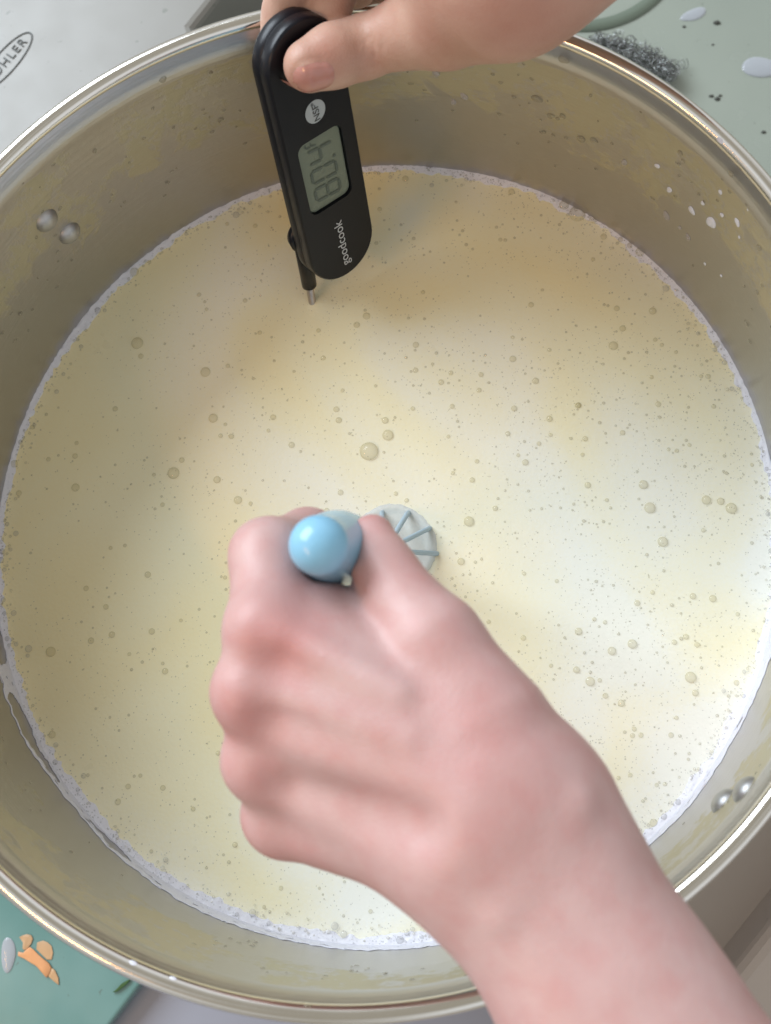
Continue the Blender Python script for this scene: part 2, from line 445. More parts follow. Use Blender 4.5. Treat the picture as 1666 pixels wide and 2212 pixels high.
o = many_domes('bubble_sprinkle', tiny, BUBT); tag(o, 'countless pinhead bubbles sprinkled over the milk surface', 'bubbles', kind='stuff')
fr = []
for i in range(2200):
    th = rnd.random()*2*math.pi; low = max(0.0, math.cos(th - math.radians(-75)))
    d = abs(rnd.gauss(0, .0020 + .001*low)) + .0002; r = .1490 - d
    x, y = r*math.cos(th)*oval(th)+.0022, r*math.sin(th)*oval(th)-.0011
    fr.append((rnd.uniform(.00012, .00034), x, y, surf(x, y) + .0005))
o = many_domes('froth_bubbles', fr, BUBG); tag(o, 'mass of fine grey bubbles packed in the froth along the wall', 'bubbles', kind='stuff')

# ------------------------------------------------------------------ splashes and drops on the pot wall
def drop_mesh(name, mat, seed):
    r_ = random.Random(seed); bm = dome_bm(1.0, .28, 18, 5)
    for v in bm.verts:
        a = math.atan2(v.co.y, v.co.x); k = 1 + .10*math.sin(2*a + seed) + .07*math.sin(3*a + 2*seed)
        v.co.x *= k; v.co.y *= k
    me = bpy.data.meshes.new(name); bm.to_mesh(me); bm.free()
    me.polygons.foreach_set('use_smooth', [True]*len(me.polygons)); me.materials.append(mat); return me
SPLASH = MatB('splash_milk', Base_Color=(.72, .74, .82), Roughness=.35).m
SPLASH_THIN = MatB('splash_milk_thin', Base_Color=(.55, .52, .52), Roughness=.4, Alpha=.55).m
def m_drop():
    M = MatB('water_drop', Base_Color=(.34, .31, .22), Roughness=.06, Specular_IOR_Level=.8)
    lw = M.n('ShaderNodeLayerWeight'); lw.inputs['Blend'].default_value = .5
    M.l(M.math('MULTIPLY_ADD', lw.outputs['Facing'], .6, .22), M.b.inputs['Alpha']); return M.m
DROP = m_drop()
dms = [drop_mesh('milk_splash', SPLASH, k) for k in (1, 2, 3)]; dmt = drop_mesh('milk_splash', SPLASH_THIN, 4)
ddm = [drop_mesh('wall_drop', DROP, k) for k in (5, 6, 7)]
def stick(me, name, P, th, sx, sy, roll=0.0):
    o = link(bpy.data.objects.new(name, me)); N = Vector((-math.cos(th), -math.sin(th), 0)); T = Vector((-math.sin(th), math.cos(th), 0))
    R = Matrix((T, Vector((0, 0, 1)), T.cross(Vector((0, 0, 1))))).transposed()
    if R.col[2].dot(N) < 0: R = Matrix((-T, Vector((0, 0, 1)), (-T).cross(Vector((0, 0, 1))))).transposed()
    o.rotation_euler = (R @ Matrix.Rotation(roll, 3, 'Z')).to_euler(); o.scale = (sx, sy, min(sx, sy)); o.location = Vector(P) + N*.0001
    return o
spl = [(1262/1*.32+1133, 1500*.32, 15, 'largest white milk splash on the right wall, in the middle of its cluster'),
 (1130*.32+1133, 1420*.32, 10, None), (1440*.32+1133, 1500*.32, 9, None), (1205*.32+1133, 1370*.32, 6, None), (1335*.32+1133, 1450*.32, 6, None),
 (980*.32+1133, 1280*.32, 8, None), (898*.32+1133, 1118*.32, 7, 'topmost bright milk splash of the cluster on the right wall'), (1325*.32+1133, 1295*.32, 6, None), (1510*.32+1133, 1413*.32, 4, None),
 (1330*.32+1133, 1860*.32, 4, None), (1220*.32+1133, 1780*.32, 4, None), (1452*.32+1133, 1600*.32, 4, None)]
for k, (u, v, r, lab) in enumerate(spl):
    P, th = wall_spot(u, v); s = r*pxm(P)
    o = stick(dms[k % 3], 'milk_splash', P, th, s*.85, s*1.35, rnd.uniform(-.5, .5))
    SL = {1: 'second largest white splash, just upper left of the largest on the right wall', 2: 'bright splash level with and right of the largest one on the right wall', 3: 'small splash just above the two largest on the right wall',
          4: 'small splash between the largest one and its right neighbour', 5: 'white splash with a dark centre, midway up the right wall cluster', 7: 'small splash alone above the right end of the cluster on the right wall', 8: 'tiny splash farthest right of the cluster, near the rim',
          9: 'tiny splash lowest of all on the right wall, nearest the milk', 10: 'tiny splash second lowest on the right wall, below the cluster', 11: 'tiny splash under the bright one at the right end of the cluster'}
    tag(o, lab or SL[k], 'splash', 'milk splashes on the right wall')
FL = ['largest faint splash left of the bright splashes on the right wall', 'faint splash highest and farthest left on the right wall', 'pale smeared splash low on the right wall below the cluster', 'small faint splash between the pale smear and the largest faint one', 'whitish speck splash just under the hand on the far wall', 'pale splash right of the thermometer, upper one of a close pair', 'pale splash right of the thermometer, lower left one of a close pair']
for fi, (u, v, r) in enumerate(((960*.32+1133, 1455*.32, 12), (675*.32+1133, 1095*.32, 9), (1105*.32+1133, 1600*.32, 9), (1050*.32+1133, 1535*.32, 6), (942, 158, 9), (1003, 208, 10), (980, 220, 8))):
    P, th = wall_spot(u, v); s = r*pxm(P)
    tag(stick(dmt, 'milk_splash', P, th, s*.85, s*1.2, rnd.uniform(-.5, .5)), FL[fi], 'splash', 'faint milk splashes on the far wall')
clear = [(456, 156, 6), (205, 326, 6), (352, 172, 10), (477, 258, 8), (400, 160, 4), (375, 275, 5), (130, 450, 6), (1160, 213, 14), (1082, 178, 6), (1190, 250, 10), (1216, 250, 9), (1205, 256, 6), (1256, 300, 12), (1283, 303, 10),
 (1218, 128, 14), (1386, 240, 6), (1470, 330, 8), (1580, 375, 10), (1065, 160, 6), (1110, 210, 6), (1175, 285, 6), (1195, 292, 6), (1222, 298, 5), (305, 2850*.666, 8), (1322, 310, 5), (900, 260, 4), (1640, 535, 9), (1510, 420, 5)]
dseen = {}
for u, v, r in sorted(clear, key=lambda q: -q[2]):
    if v > 1500: continue
    dr_ = 'far left wall' if u < 560 else ('far wall behind and right of the thermometer' if u < 1240 else 'right wall'); dk = dseen.get(dr_, 0); dseen[dr_] = dk + 1
    P, th = wall_spot(u, v); s = r*pxm(P)*.9
    ORD_ = ['largest', 'second largest', 'third largest', 'fourth largest', 'fifth largest']
    tag(stick(ddm[rnd.randrange(3)], 'wall_drop', P, th, s, s*rnd.uniform(1.0, 1.2), rnd.uniform(-.4, .4)), (ORD_[dk] + ' clear drop on the ' + dr_) if dk < 5 else 'small clear drop clinging to the inner pot wall', 'drop', 'clear drops on the pot wall')
# fine residue specks scattered over the wall (too many to count)
vs = []; fs = []
for i in range(520):
    th = rnd.uniform(0, 2*math.pi); z = -.010 - .062*rnd.random()**1.1
    if noise.noise(Vector((math.cos(th)*5, math.sin(th)*5, z*30))) < -.05 + .2*rnd.random(): continue
    a, b = rnd.uniform(.0003, .0010), rnd.uniform(.0003, .0008); bidx = len(vs); m = 9; ph = rnd.random()*6
    for rr, dd in ((1.0, .0), (.75, .00022), (.0, .0003)):
        for k in range(m if rr else 1):
            an = 2*math.pi*k/m; q = rr*(1+.18*math.sin(2*an+ph))
            p = potpt(.1491 - dd, z + b*q*math.sin(an), th + a*q*math.cos(an)/.149); vs.append(p)
    for k in range(m):
        j = (k+1) % m; fs.append((bidx+k, bidx+m+k, bidx+m+j, bidx+j)); fs.append((bidx+m+k, bidx+2*m, bidx+m+j))
o = mesh('wall_specks', vs, fs, DROP); tag(o, 'fine sprinkle of dried specks and droplets over the pot wall', 'specks', kind='stuff')
# blobs of milk on the rim
for u, v, r, lab in ((1560, 302, 11, 'bluish white drop of milk hanging on the right rim'), (285, 2086, 13, 'white blob of milk on the near rim, left of the other rim drops'),
                     (665, 2178, 9, 'small clear drop on the near rim nearest the bottom of the picture'), (372, 2118, 10, 'pale smear of milk on the near rim between two drops')):
    P = at(u, v, -.0012); s = r*pxm(P)
    bm = dome_bm(1, .6, 20, 6); o = from_bm('rim_drop', bm, SPLASH if r > 9 else DROP); th = math.atan2(P[1], P[0])
    o.scale = (s*.85, s*1.3, s*.8); o.location = P; o.rotation_euler = (0, 0, th + .1); tag(o, lab, 'drop')

# ------------------------------------------------------------------ sink around the pot
FZ = ZB - .006
o = mesh('sink', [(-1.2, -1.2, FZ), (1.2, -1.2, FZ), (1.2, 1.2, FZ), (-1.2, 1.2, FZ)], [(0, 1, 2, 3)], ENAMEL, None, False)
tag(o, 'pale green grey enamel floor of the sink round the pot', 'sink', kind='structure')
def slab(name, poly, zt, zb, mat, bev=.004):
    bm = bmesh.new(); a = [bm.verts.new((p[0], p[1], zt)) for p in poly]; b = [bm.verts.new((p[0], p[1], zb)) for p in poly]
    f = bm.faces.new(a)
    if f.normal.z < 0: pass
    bm.faces.new(list(reversed(b)))
    for i in range(len(a)):
        j = (i+1) % len(a); bm.faces.new((a[i], b[i], b[j], a[j]))
    bmesh.ops.recalc_face_normals(bm, faces=bm.faces)
    es = [e for e in bm.edges if abs(e.verts[0].co.z - zt) < 1e-6 and abs(e.verts[1].co.z - zt) < 1e-6]
    bmesh.ops.bevel(bm, geom=es, offset=bev, segments=3, affect='EDGES', profile=.5)
    return from_bm(name, bm, mat, None, False)
LZ = -.14
A = at(464, 0, LZ); Bp = at(418, 58, LZ); d = (Bp-A)/np.linalg.norm(Bp-A)
tt_ = np.linspace(0, .3, 600); lp_ = [Bp + d*t for t in tt_]; hit = next((p for p in lp_ if math.hypot(p[0], p[1]) < .166), lp_[0])
a0_ = math.atan2(hit[1], hit[0]); arc_ = [(.166*math.cos(x), .166*math.sin(x)) for x in np.linspace(a0_, math.radians(176), 24)]
poly2 = [tuple((A - d*.35)[:2]), tuple(Bp[:2])] + arc_ + [(-.8, .02), (-.8, .9)]
ledge = slab('sink_ledge', poly2, LZ, FZ, LEDGE); tag(ledge, 'grey enamel ledge of the sink at the upper left with an oval maker badge', 'ledge', kind='structure')

def text_mesh(name, txt, size, mat, parent, mw, depth=.00015, spacing=1.0, font_shear=0.0):
    c = bpy.data.curves.new(name, 'FONT'); c.body = txt; c.size = size; c.extrude = depth; c.align_x = 'CENTER'; c.align_y = 'CENTER'
    c.space_character = spacing; c.shear = font_shear
    t = bpy.data.objects.new('tmp_text', c); scene.collection.objects.link(t)
    dg = bpy.context.evaluated_depsgraph_get(); me = bpy.data.meshes.new_from_object(t.evaluated_get(dg))
    bpy.data.objects.remove(t); me.materials.clear(); me.materials.append(mat)
    o = link(bpy.data.objects.new(name, me), parent); o.matrix_local = mw; return o
# oval badge
bc = at(14, 133, LZ); r1 = at(47+(-14-0), 95+(0), LZ)
dx = at(14+37, 133-43, LZ) - bc; dx /= np.linalg.norm(dx); dy = np.array([-dx[1], dx[0], 0]); k = pxm(bc)
bw = Matrix(((dx[0], dy[0], 0, bc[0]), (dx[1], dy[1], 0, bc[1]), (0, 0, 1, LZ), (0, 0, 0, 1)))
vs = []; fs = []; N = 64
for i in range(N):
    a = 2*math.pi*i/N
    for q in (0, 1):
        vs.append(((84-q*4)*k*math.cos(a), (27-q*3)*k*math.sin(a), .0002 if q else .0004))
for i in range(N):
    j = (i+1) % N; fs.append((2*i, 2*j, 2*j+1, 2*i+1))
o = mesh('badge_ring', vs, fs, INK, ledge); o.matrix_local = bw
text_mesh('badge_lettering', 'KOHLER', 27*k*1.05, INK, ledge, bw @ Matrix.Translation((0, 0, .0003)), .0001, 1.25)

# lower right: dull ledge beyond the sink
a = at(1666, 1997, -.17); b = at(1600, 2080, -.17); d = (b-a)/np.linalg.norm(b-a); a2 = a - d*.3; b2 = b + d*.6
nn = np.array([-d[1], d[0], 0]); nn = nn if nn[0] > 0 else -nn
o = slab('side_ledge', [a2[:2], b2[:2], (b2+nn*.5)[:2], (a2+nn*.5)[:2]], -.17, FZ, STONE, .006); tag(o, 'dull brown ledge beside the sink at the lower right', 'ledge', kind='structure')
# grey brown sheet standing in for the shadow of pot and arm
a = at(1400, 2230, FZ)
vs = [at(1380, 2300, FZ+.003), at(2300, 2300, FZ+.003), at(2300, 1500, FZ+.003), at(1600, 1500, FZ+.003), at(1300, 1900, FZ+.003)]
o = slab('floor_shade', [p[:2] for p in vs], FZ+.003, FZ+.0005, m_plastic('brown_shade', (.40, .38, .35), .6, .2), .001)
tag(o, 'flat grey brown sheet painted as shadow under the right side of the pot by the forearm', 'mat')
# teal board lower left
tz = FZ + .012
q1 = at(298, 2133, tz); q2 = at(238, 2212, tz); d = (q2-q1)/np.linalg.norm(q2-q1); q0 = q1 - d*.06; q3 = q2 + d*.25
q4 = q3 + np.array([-d[1], d[0], 0])*-.5
m = np.array([d[1], -d[0], 0]); m = m if m[0] < 0 else -m
teal = slab('cutting_board', [q0[:2], q3[:2], (q3+m*.45)[:2], (q0+m*.45)[:2]], tz, FZ+.0004, TEAL, .0015)
tag(teal, 'teal plastic cutting board lying under the lower left of the pot', 'board')
# orange scrap
ORANGE = m_enamel('orange_peel', (.74, .30, .09), (.64, .33, .16), .4)
DULLO = m_enamel('dull_peel', (.44, .30, .18), (.56, .34, .17), .5)
def scrap(op, h, mat, lab):
    bm = bmesh.new(); n_ = len(op); cen = np.mean([at(u, v, tz)[:2] for u, v in op], 0); rings = []
    for f_, hh in ((1.03, .0003), (1.03, h*.35), (.97, h*.45), (.5, h*.47)):
        ring = []
        for k, (u, v) in enumerate(op):
            p = at(u, v, tz)[:2]; p = cen + (p-cen)*f_; ring.append(bm.verts.new((p[0], p[1], tz + hh + .0007*noise.noise(Vector((p[0]*300, p[1]*300, f_)))*(f_ < .999))))
        rings.append(ring)
    for a_, b_ in zip(rings, rings[1:]):
        for k in range(n_): bm.faces.new((a_[k], a_[(k+1) % n_], b_[(k+1) % n_], b_[k]))
    bm.faces.new(rings[-1]); bmesh.ops.recalc_face_normals(bm, faces=bm.faces)
    o = from_bm('food_scrap', bm, mat); tag(o, lab, 'peel')
scrap([(41,2064),(42,2056),(52,2058),(60,2050),(66,2046),(74,2052),(84,2062),(96,2072),(106,2080),(112,2090),(108,2102),(102,2110),(92,2100),(80,2086),(64,2076),(54,2070)], .0022, ORANGE, 'bright torn orange strip of peel on the teal board')
scrap([(43,2024),(52,2020),(60,2018),(68,2020),(72,2028),(68,2038),(62,2046),(54,2052),(50,2048),(51,2036)], .0013, DULLO, 'dull upper left scrap above the bright orange peel strip')
scrap([(82,2036),(94,2032),(104,2036),(112,2044),(115,2058),(112,2072),(102,2072),(90,2060),(80,2050)], .0010, DULLO, 'dull right scrap touching the bright orange peel strip')
scrap([(112,2090),(120,2096),(127,2112),(128,2127),(118,2120),(106,2108),(110,2100)], .0012, DULLO, 'pointed dull tip below the bright orange peel strip')
# leaf sliver
lp = [(243,2144),(252,2136),(262,2125),(276,2117),(282,2116),(276,2124),(266,2133),(254,2142)]
LEAF = m_plastic('leaf_green', (.03, .09, .02), .5)
o = slab('leaf', [at(u, v, tz+.0015)[:2] for u, v in lp], tz+.0015, tz+.0003, LEAF, .0003); tag(o, 'thin dark green leaf sliver on the teal board near the rim', 'leaf')
# drips on sink
def puddle(u, v, ru, rv, ang, z, mat, lab, cat='drop', name='milk_drop', h=.22):
    P = at(u, v, z); k = pxm(P); bm = dome_bm(1, h, 28, 7)
    for q in bm.verts:
        an = math.atan2(q.co.y, q.co.x); kk = 1 + .08*math.sin(2*an+u) + .06*math.sin(3*an+v); q.co.x *= kk; q.co.y *= kk
    o = from_bm(name, bm, mat); o.scale = (ru*k, rv*k, min(ru, rv)*k); o.location = P; o.rotation_euler = (0, 0, ang); return tag(o, lab, cat)
PALE = MatB('thin_milk', Base_Color=(.48, .50, .54), Roughness=.06, Alpha=.7).m
puddle(1499, 31, 30, 13, .45, FZ+.0002, PALE, 'small whitish drop on the green sink floor near the top edge')
puddle(1646, 146, 44, 24, -.3, FZ+.0002, PALE, 'large whitish drop on the green sink floor at the right edge')
puddle(18, 2062, 17, 34, .1, tz+.0002, PALE, 'whitish oval drop beside the orange scrap on the teal board')
CRUMB = m_plastic('dark_crumb', (.05, .05, .04), .6, .3)
def crumb(u, v, s, z, lab):
    P = at(u, v, z); k = pxm(P); bm = bmesh.new(); bmesh.ops.create_icosphere(bm, subdivisions=2, radius=1)
    for q in bm.verts: q.co *= 1 + .5*noise.noise(q.co*1.7 + Vector((u, v, 0)))
    o = from_bm('crumb', bm, CRUMB); o.scale = (s*k, s*k*.7, s*k*.4); o.location = (P[0], P[1], z + s*k*.2); tag(o, lab, 'crumb', 'dark crumbs on the sink floor')
CL = {(1537, 208): 'dark crumb, left one of three close together right of the steel wool', (1550, 214): 'dark crumb, lowest and biggest of three close together', (1556, 207): 'dark crumb, right one of three close together', (1650, 286): 'lone dark crumb at the right edge beyond the rim', (1549, 50): 'biggest dark crumb, beside the whitish drop at the top', (1540, 97): 'tiny dark crumb between the steel wool and the top drop', (1478, 58): 'small dark crumb just above the steel wool'}
for u, v, s in ((1537, 208, 5), (1550, 214, 6), (1556, 207, 4), (1650, 286, 5), (1549, 50, 7), (1540, 97, 3), (1478, 58, 4)):
    crumb(u, v, s, FZ, CL[(u, v)])
# drain groove: ring in the floor at the top
dc = at(1262, -118, FZ); rr = np.linalg.norm(at(1428, -20, FZ) - dc)
vs = []; fs = []; N = 96
prof = [(-.0036, .0003), (-.0026, .0014), (0, .0019), (.0026, .0014), (.0036, .0003)]
for i in range(N):
    a = 2*math.pi*i/N
    for r_, h in prof: vs.append((dc[0]+(rr+r_)*math.cos(a), dc[1]+(rr+r_)*math.sin(a), FZ+h))
for i in range(N):
    j = (i+1) % N
    for k in range(4): fs.append((i*5+k, i*5+k+1, j*5+k+1, j*5+k))
o = mesh('drain_ring', vs, fs, m_plastic('drain_gasket', (.13, .16, .12), .4)); tag(o, 'grey green ring of the sink drain curving behind the wrist at the top', 'drain ring')
# steel wool
rng = random.Random(8); bm = bmesh.new()
cl = [(1300, 96), (1330, 105), (1355, 112), (1380, 122), (1405, 132), (1425, 148), (1440, 152)]
def tube(bm, pts, r, seg=4, closed=False, taper=None):
    pts = [Vector(p) for p in pts]; rings = []
    up = Vector((.3, .2, 1)).normalized()
    for i, p in enumerate(pts):
        t = (pts[min(i+1, len(pts)-1)] - pts[max(i-1, 0)]).normalized()
        a = t.cross(up); a = a.normalized() if a.length > 1e-5 else Vector((1, 0, 0)); b = t.cross(a)
        rr_ = r if taper is None else r*taper(i/(len(pts)-1))
        rings.append([bm.verts.new(p + rr_*(math.cos(2*math.pi*k/seg)*a + math.sin(2*math.pi*k/seg)*b)) for k in range(seg)])
    for x, y in zip(rings, rings[1:]):
        for k in range(seg): bm.faces.new((x[k], x[(k+1) % seg], y[(k+1) % seg], y[k]))
    for rg in (rings[0], list(reversed(rings[-1]))):
        try: bm.faces.new(rg)
        except ValueError: pass
for i in range(420):
    u, v = rng.choice(cl); P = at(u + rng.gauss(0, 13), v + rng.gauss(0, 11), FZ + rng.uniform(.002, .011))
    r0 = rng.uniform(.0010, .0026); ph = rng.random()*6; tilt = Euler((rng.uniform(-1, 1), rng.uniform(-1, 1), ph)).to_matrix(); turns = rng.uniform(.8, 2.2)
    pts = [Vector(P) + tilt @ Vector((r0*math.cos(t*turns*6.28), r0*math.sin(t*turns*6.28), (t-.5)*.004)) for t in np.linspace(0, 1, 16)]
    tube(bm, pts, .00022, 3)
o = from_bm('steel_wool', bm, m_steel('wool_steel', (.36, .37, .36), .18)); tag(o, 'tangled dark clump of steel wool behind the far right rim', 'steel wool')
# metal bar at the top
P = at(800, 2, FZ+.03)
def box_bm(sx, sy, sz, bev=.0008):
    bm = bmesh.new(); bmesh.ops.create_cube(bm, size=1); bmesh.ops.scale(bm, vec=(sx, sy, sz), verts=bm.verts)
    bmesh.ops.bevel(bm, geom=list(bm.edges), offset=bev, segments=2, affect='EDGES'); return bm
o = from_bm('metal_bar', box_bm(.030, .0060, .004), m_steel('bar_steel', (.10, .08, .06), .3)); o.location = P
tag(o, 'dark metal bar with a gold stripe at the top edge behind the thumb', 'metal bar')
s_ = from_bm('stripe', box_bm(.028, .0012, .0006, .0001), m_steel('brass', (.45, .36, .16), .25), o); s_.location = (0, -.0012, .0021)

# ------------------------------------------------------------------ thermometer
TO = np.array([-.00822513, .0943966, -.07878857]); TB = rotxyz(1.2445, .2121, .6928)
TW, TL, TT = .0293, .1051, .0103
tw = Matrix(((*TB[0], TO[0]), (*TB[1], TO[1]), (*TB[2], TO[2]), (0, 0, 0, 1)))
th_e = empty('thermometer'); th_e.matrix_world = tw
tag(th_e, 'black folding digital thermometer held upright with its probe in the milk', 'thermometer')
def stadium(w_, l0, l1, seg=20):
    r = w_/2; pts = []
    for i in range(seg+1):
        a = math.pi + math.pi*i/seg; pts.append((r*math.cos(a), l0 + r + r*math.sin(a)))
    for i in range(seg+1):
        a = math.pi*i/seg; pts.append((r*math.cos(a), l1 - r + r*math.sin(a)))
    return pts
def loft(name, loops, mat, parent, cap0=True, cap1=True, smooth=True):
    n = len(loops[0]); vs = [p for l in loops for p in l]; fs = []
    for k in range(len(loops)-1):
        for i in range(n):
            j = (i+1) % n; fs.append((k*n+i, k*n+j, (k+1)*n+j, (k+1)*n+i))
    if cap0: fs.append(tuple(reversed(range(n))))
    if cap1: fs.append(tuple((len(loops)-1)*n+i for i in range(n)))
    o = mesh(name, vs, fs, mat, parent, smooth)
    return o
# back shell, seam groove, front shell, with a recessed screen window cut out of the front face
def st3(inset, z): return [(x, y, z) for x, y in stadium(TW - 2*inset, inset, TL - inset)]
shell = [st3(.0020, -TT), st3(.0006, -TT+.0005), st3(0, -TT+.0016), st3(0, -.0048), st3(.00012, -.0047), st3(.00012, -.0045), st3(0, -.0044), st3(0, -.0010), st3(.00015, -.0004), st3(.0006, 0)]
def rrect(x0, x1, y0, y1, r, z, n_=88):
    pts = []; cs = [((x1-r, y0+r), -math.pi/2), ((x1-r, y1-r), 0), ((x0+r, y1-r), math.pi/2), ((x0+r, y0+r), math.pi)]
    for (cx_, cy_), a0 in cs:
        for i in range(8):
            a = a0 + math.pi/2*i/7; pts.append((cx_ + r*math.cos(a), cy_ + r*math.sin(a), z))
    return pts
body = loft('casing', shell, BLACK, th_e, True, False)
# front face with the window hole: fill between outer loop and window loop
bm = bmesh.new(); outer = [bm.verts.new(p) for p in st3(.0006, 0)]; win = rrect(-.0101, .0087, .0342, .0638, .0032, 0)
inner = [bm.verts.new(p) for p in win]
ed = [bm.edges.new((outer[i], outer[(i+1) % len(outer)])) for i in range(len(outer)) if (outer[i].co-outer[(i+1) % len(outer)].co).length > 1e-7]
ed += [bm.edges.new((inner[i], inner[(i+1) % len(inner)])) for i in range(len(inner)) if (inner[i].co-inner[(i+1) % len(inner)].co).length > 1e-7]
bmesh.ops.triangle_fill(bm, use_beauty=True, use_dissolve=False, edges=ed, normal=(0, 0, 1))
low = [bm.verts.new((p[0], p[1], -.0016)) for p in win]
for i in range(len(win)):
    j = (i+1) % len(win); bm.faces.new((inner[i], inner[j], low[j], low[i]))
bmesh.ops.recalc_face_normals(bm, faces=bm.faces)
from_bm('front_face', bm, BLACK, th_e, False)
lcd = loft('screen', [rrect(-.0101, .0087, .0342, .0638, .0032, -.0016), rrect(-.0096, .0082, .0347, .0633, .0030, -.0011)], LCD, th_e, False, True, False)
# digits read from the bottom up, tops to the left: glyph x -> +t, glyph y -> -s
def seg_bm(bm, cx_, cy_, segs, w_=.0050, h_=.0105, t=.0011):
    P = {'a': (0, h_/2, 1), 'd': (0, -h_/2, 1), 'g': (0, 0, 1), 'f': (-w_/2, h_/4, 0), 'b': (w_/2, h_/4, 0), 'e': (-w_/2, -h_/4, 0), 'c': (w_/2, -h_/4, 0)}
    for s in segs:
        x, y, hor = P[s]; L = (w_ if hor else h_/2) - t*.35
        a = [(-L/2, 0), (-L/2+t/2, t/2), (L/2-t/2, t/2), (L/2, 0), (L/2-t/2, -t/2), (-L/2+t/2, -t/2)]
        if not hor: a = [(-q, p) for p, q in a]
        sh = lambda p, q: (p + q*.08, q)
        vsx = []
        for p, q in a:
            gx, gy = sh(cx_+x+p, cy_+y+q); vsx.append(bm.verts.new((-gy, gx, -.00085)))
        bm.faces.new(vsx)
D = {'8': 'abcdefg', '0': 'abcdef', '4': 'fgbc'}
bm = bmesh.new()
for ch, t0 in (('8', .0405), ('0', .0480), ('4', .0560)): seg_bm(bm, t0, .0008, D[ch])
for a in ((.0522, -.0045),):
    v4 = [bm.verts.new((-(a[1]+dy_), a[0]+dx_, -.00085)) for dx_, dy_ in ((-.0005, -.0005), (.0005, -.0005), (.0005, .0005), (-.0005, .0005))]; bm.faces.new(v4)
seg_bm(bm, .0612, .0040, 'aefg', .0018, .0045, .0006)
bmesh.ops.recalc_face_normals(bm, faces=bm.faces)
from_bm('screen_digits', bm, SEG, lcd, False)
# badge
bm = bmesh.new(); bmesh.ops.create_circle(bm, cap_ends=True, radius=.0041, segments=40)
badge = from_bm('badge', bm, BADGE, th_e, False); badge.location = (-.0002, .0730, .00012)
Rt = Matrix.Rotation(math.pi/2, 4, 'Z')
text_mesh('badge_lettering', 'NSF', .0036, INK, badge, Matrix.Translation((.0003, -.0006, .00012)) @ Rt, .00003, 1.0)
text_mesh('badge_mark', '\u00ae', .0016, INK, badge, Matrix.Translation((-.0007, .0030, .00012)) @ Rt, .00003, 1.0)
text_mesh('lettering', 'goodcook', .0052, PRINT, th_e, Matrix.Translation((0, .0155, .00012)) @ Rt, .00003, 1.0)
# pivot, arm, probe
def cyl(name, p, q, r0, r1, mat, parent, seg=28, rounds=True):
    p, q = Vector(p), Vector(q); ax = (q-p).normalized(); a = ax.orthogonal().normalized(); b = ax.cross(a); L = (q-p).length
    prof = [(0, r0*.75), (min(.0006, L*.2), r0), (L-min(.0006, L*.2), r1), (L, r1*.75)] if rounds else [(0, r0), (L, r1)]
    loops = [[tuple(p + ax*t + r*(math.cos(2*math.pi*i/seg)*a + math.sin(2*math.pi*i/seg)*b)) for i in range(seg)] for t, r in prof]
    return loft(name, loops, mat, parent)
piv = cyl('pivot', (-.0090, .0185, -TT+.0002), (-.0090, .0185, -TT-.0040), .0066, .0058, BLACK, th_e)
dip = Vector(TB.T @ (at(675, 654, MZ) - TO)); piv0 = Vector((-.0095, .0185, -TT-.0022)); dr = (dip-piv0).normalized()
a0 = piv0; a1 = piv0 + dr*.0265
cyl('probe_arm', a0, a1, .0033, .0029, BLACK, th_e)
cyl('probe', a1 - dr*.001, dip + dr*.05, .0015, .0013, PROBE, th_e)

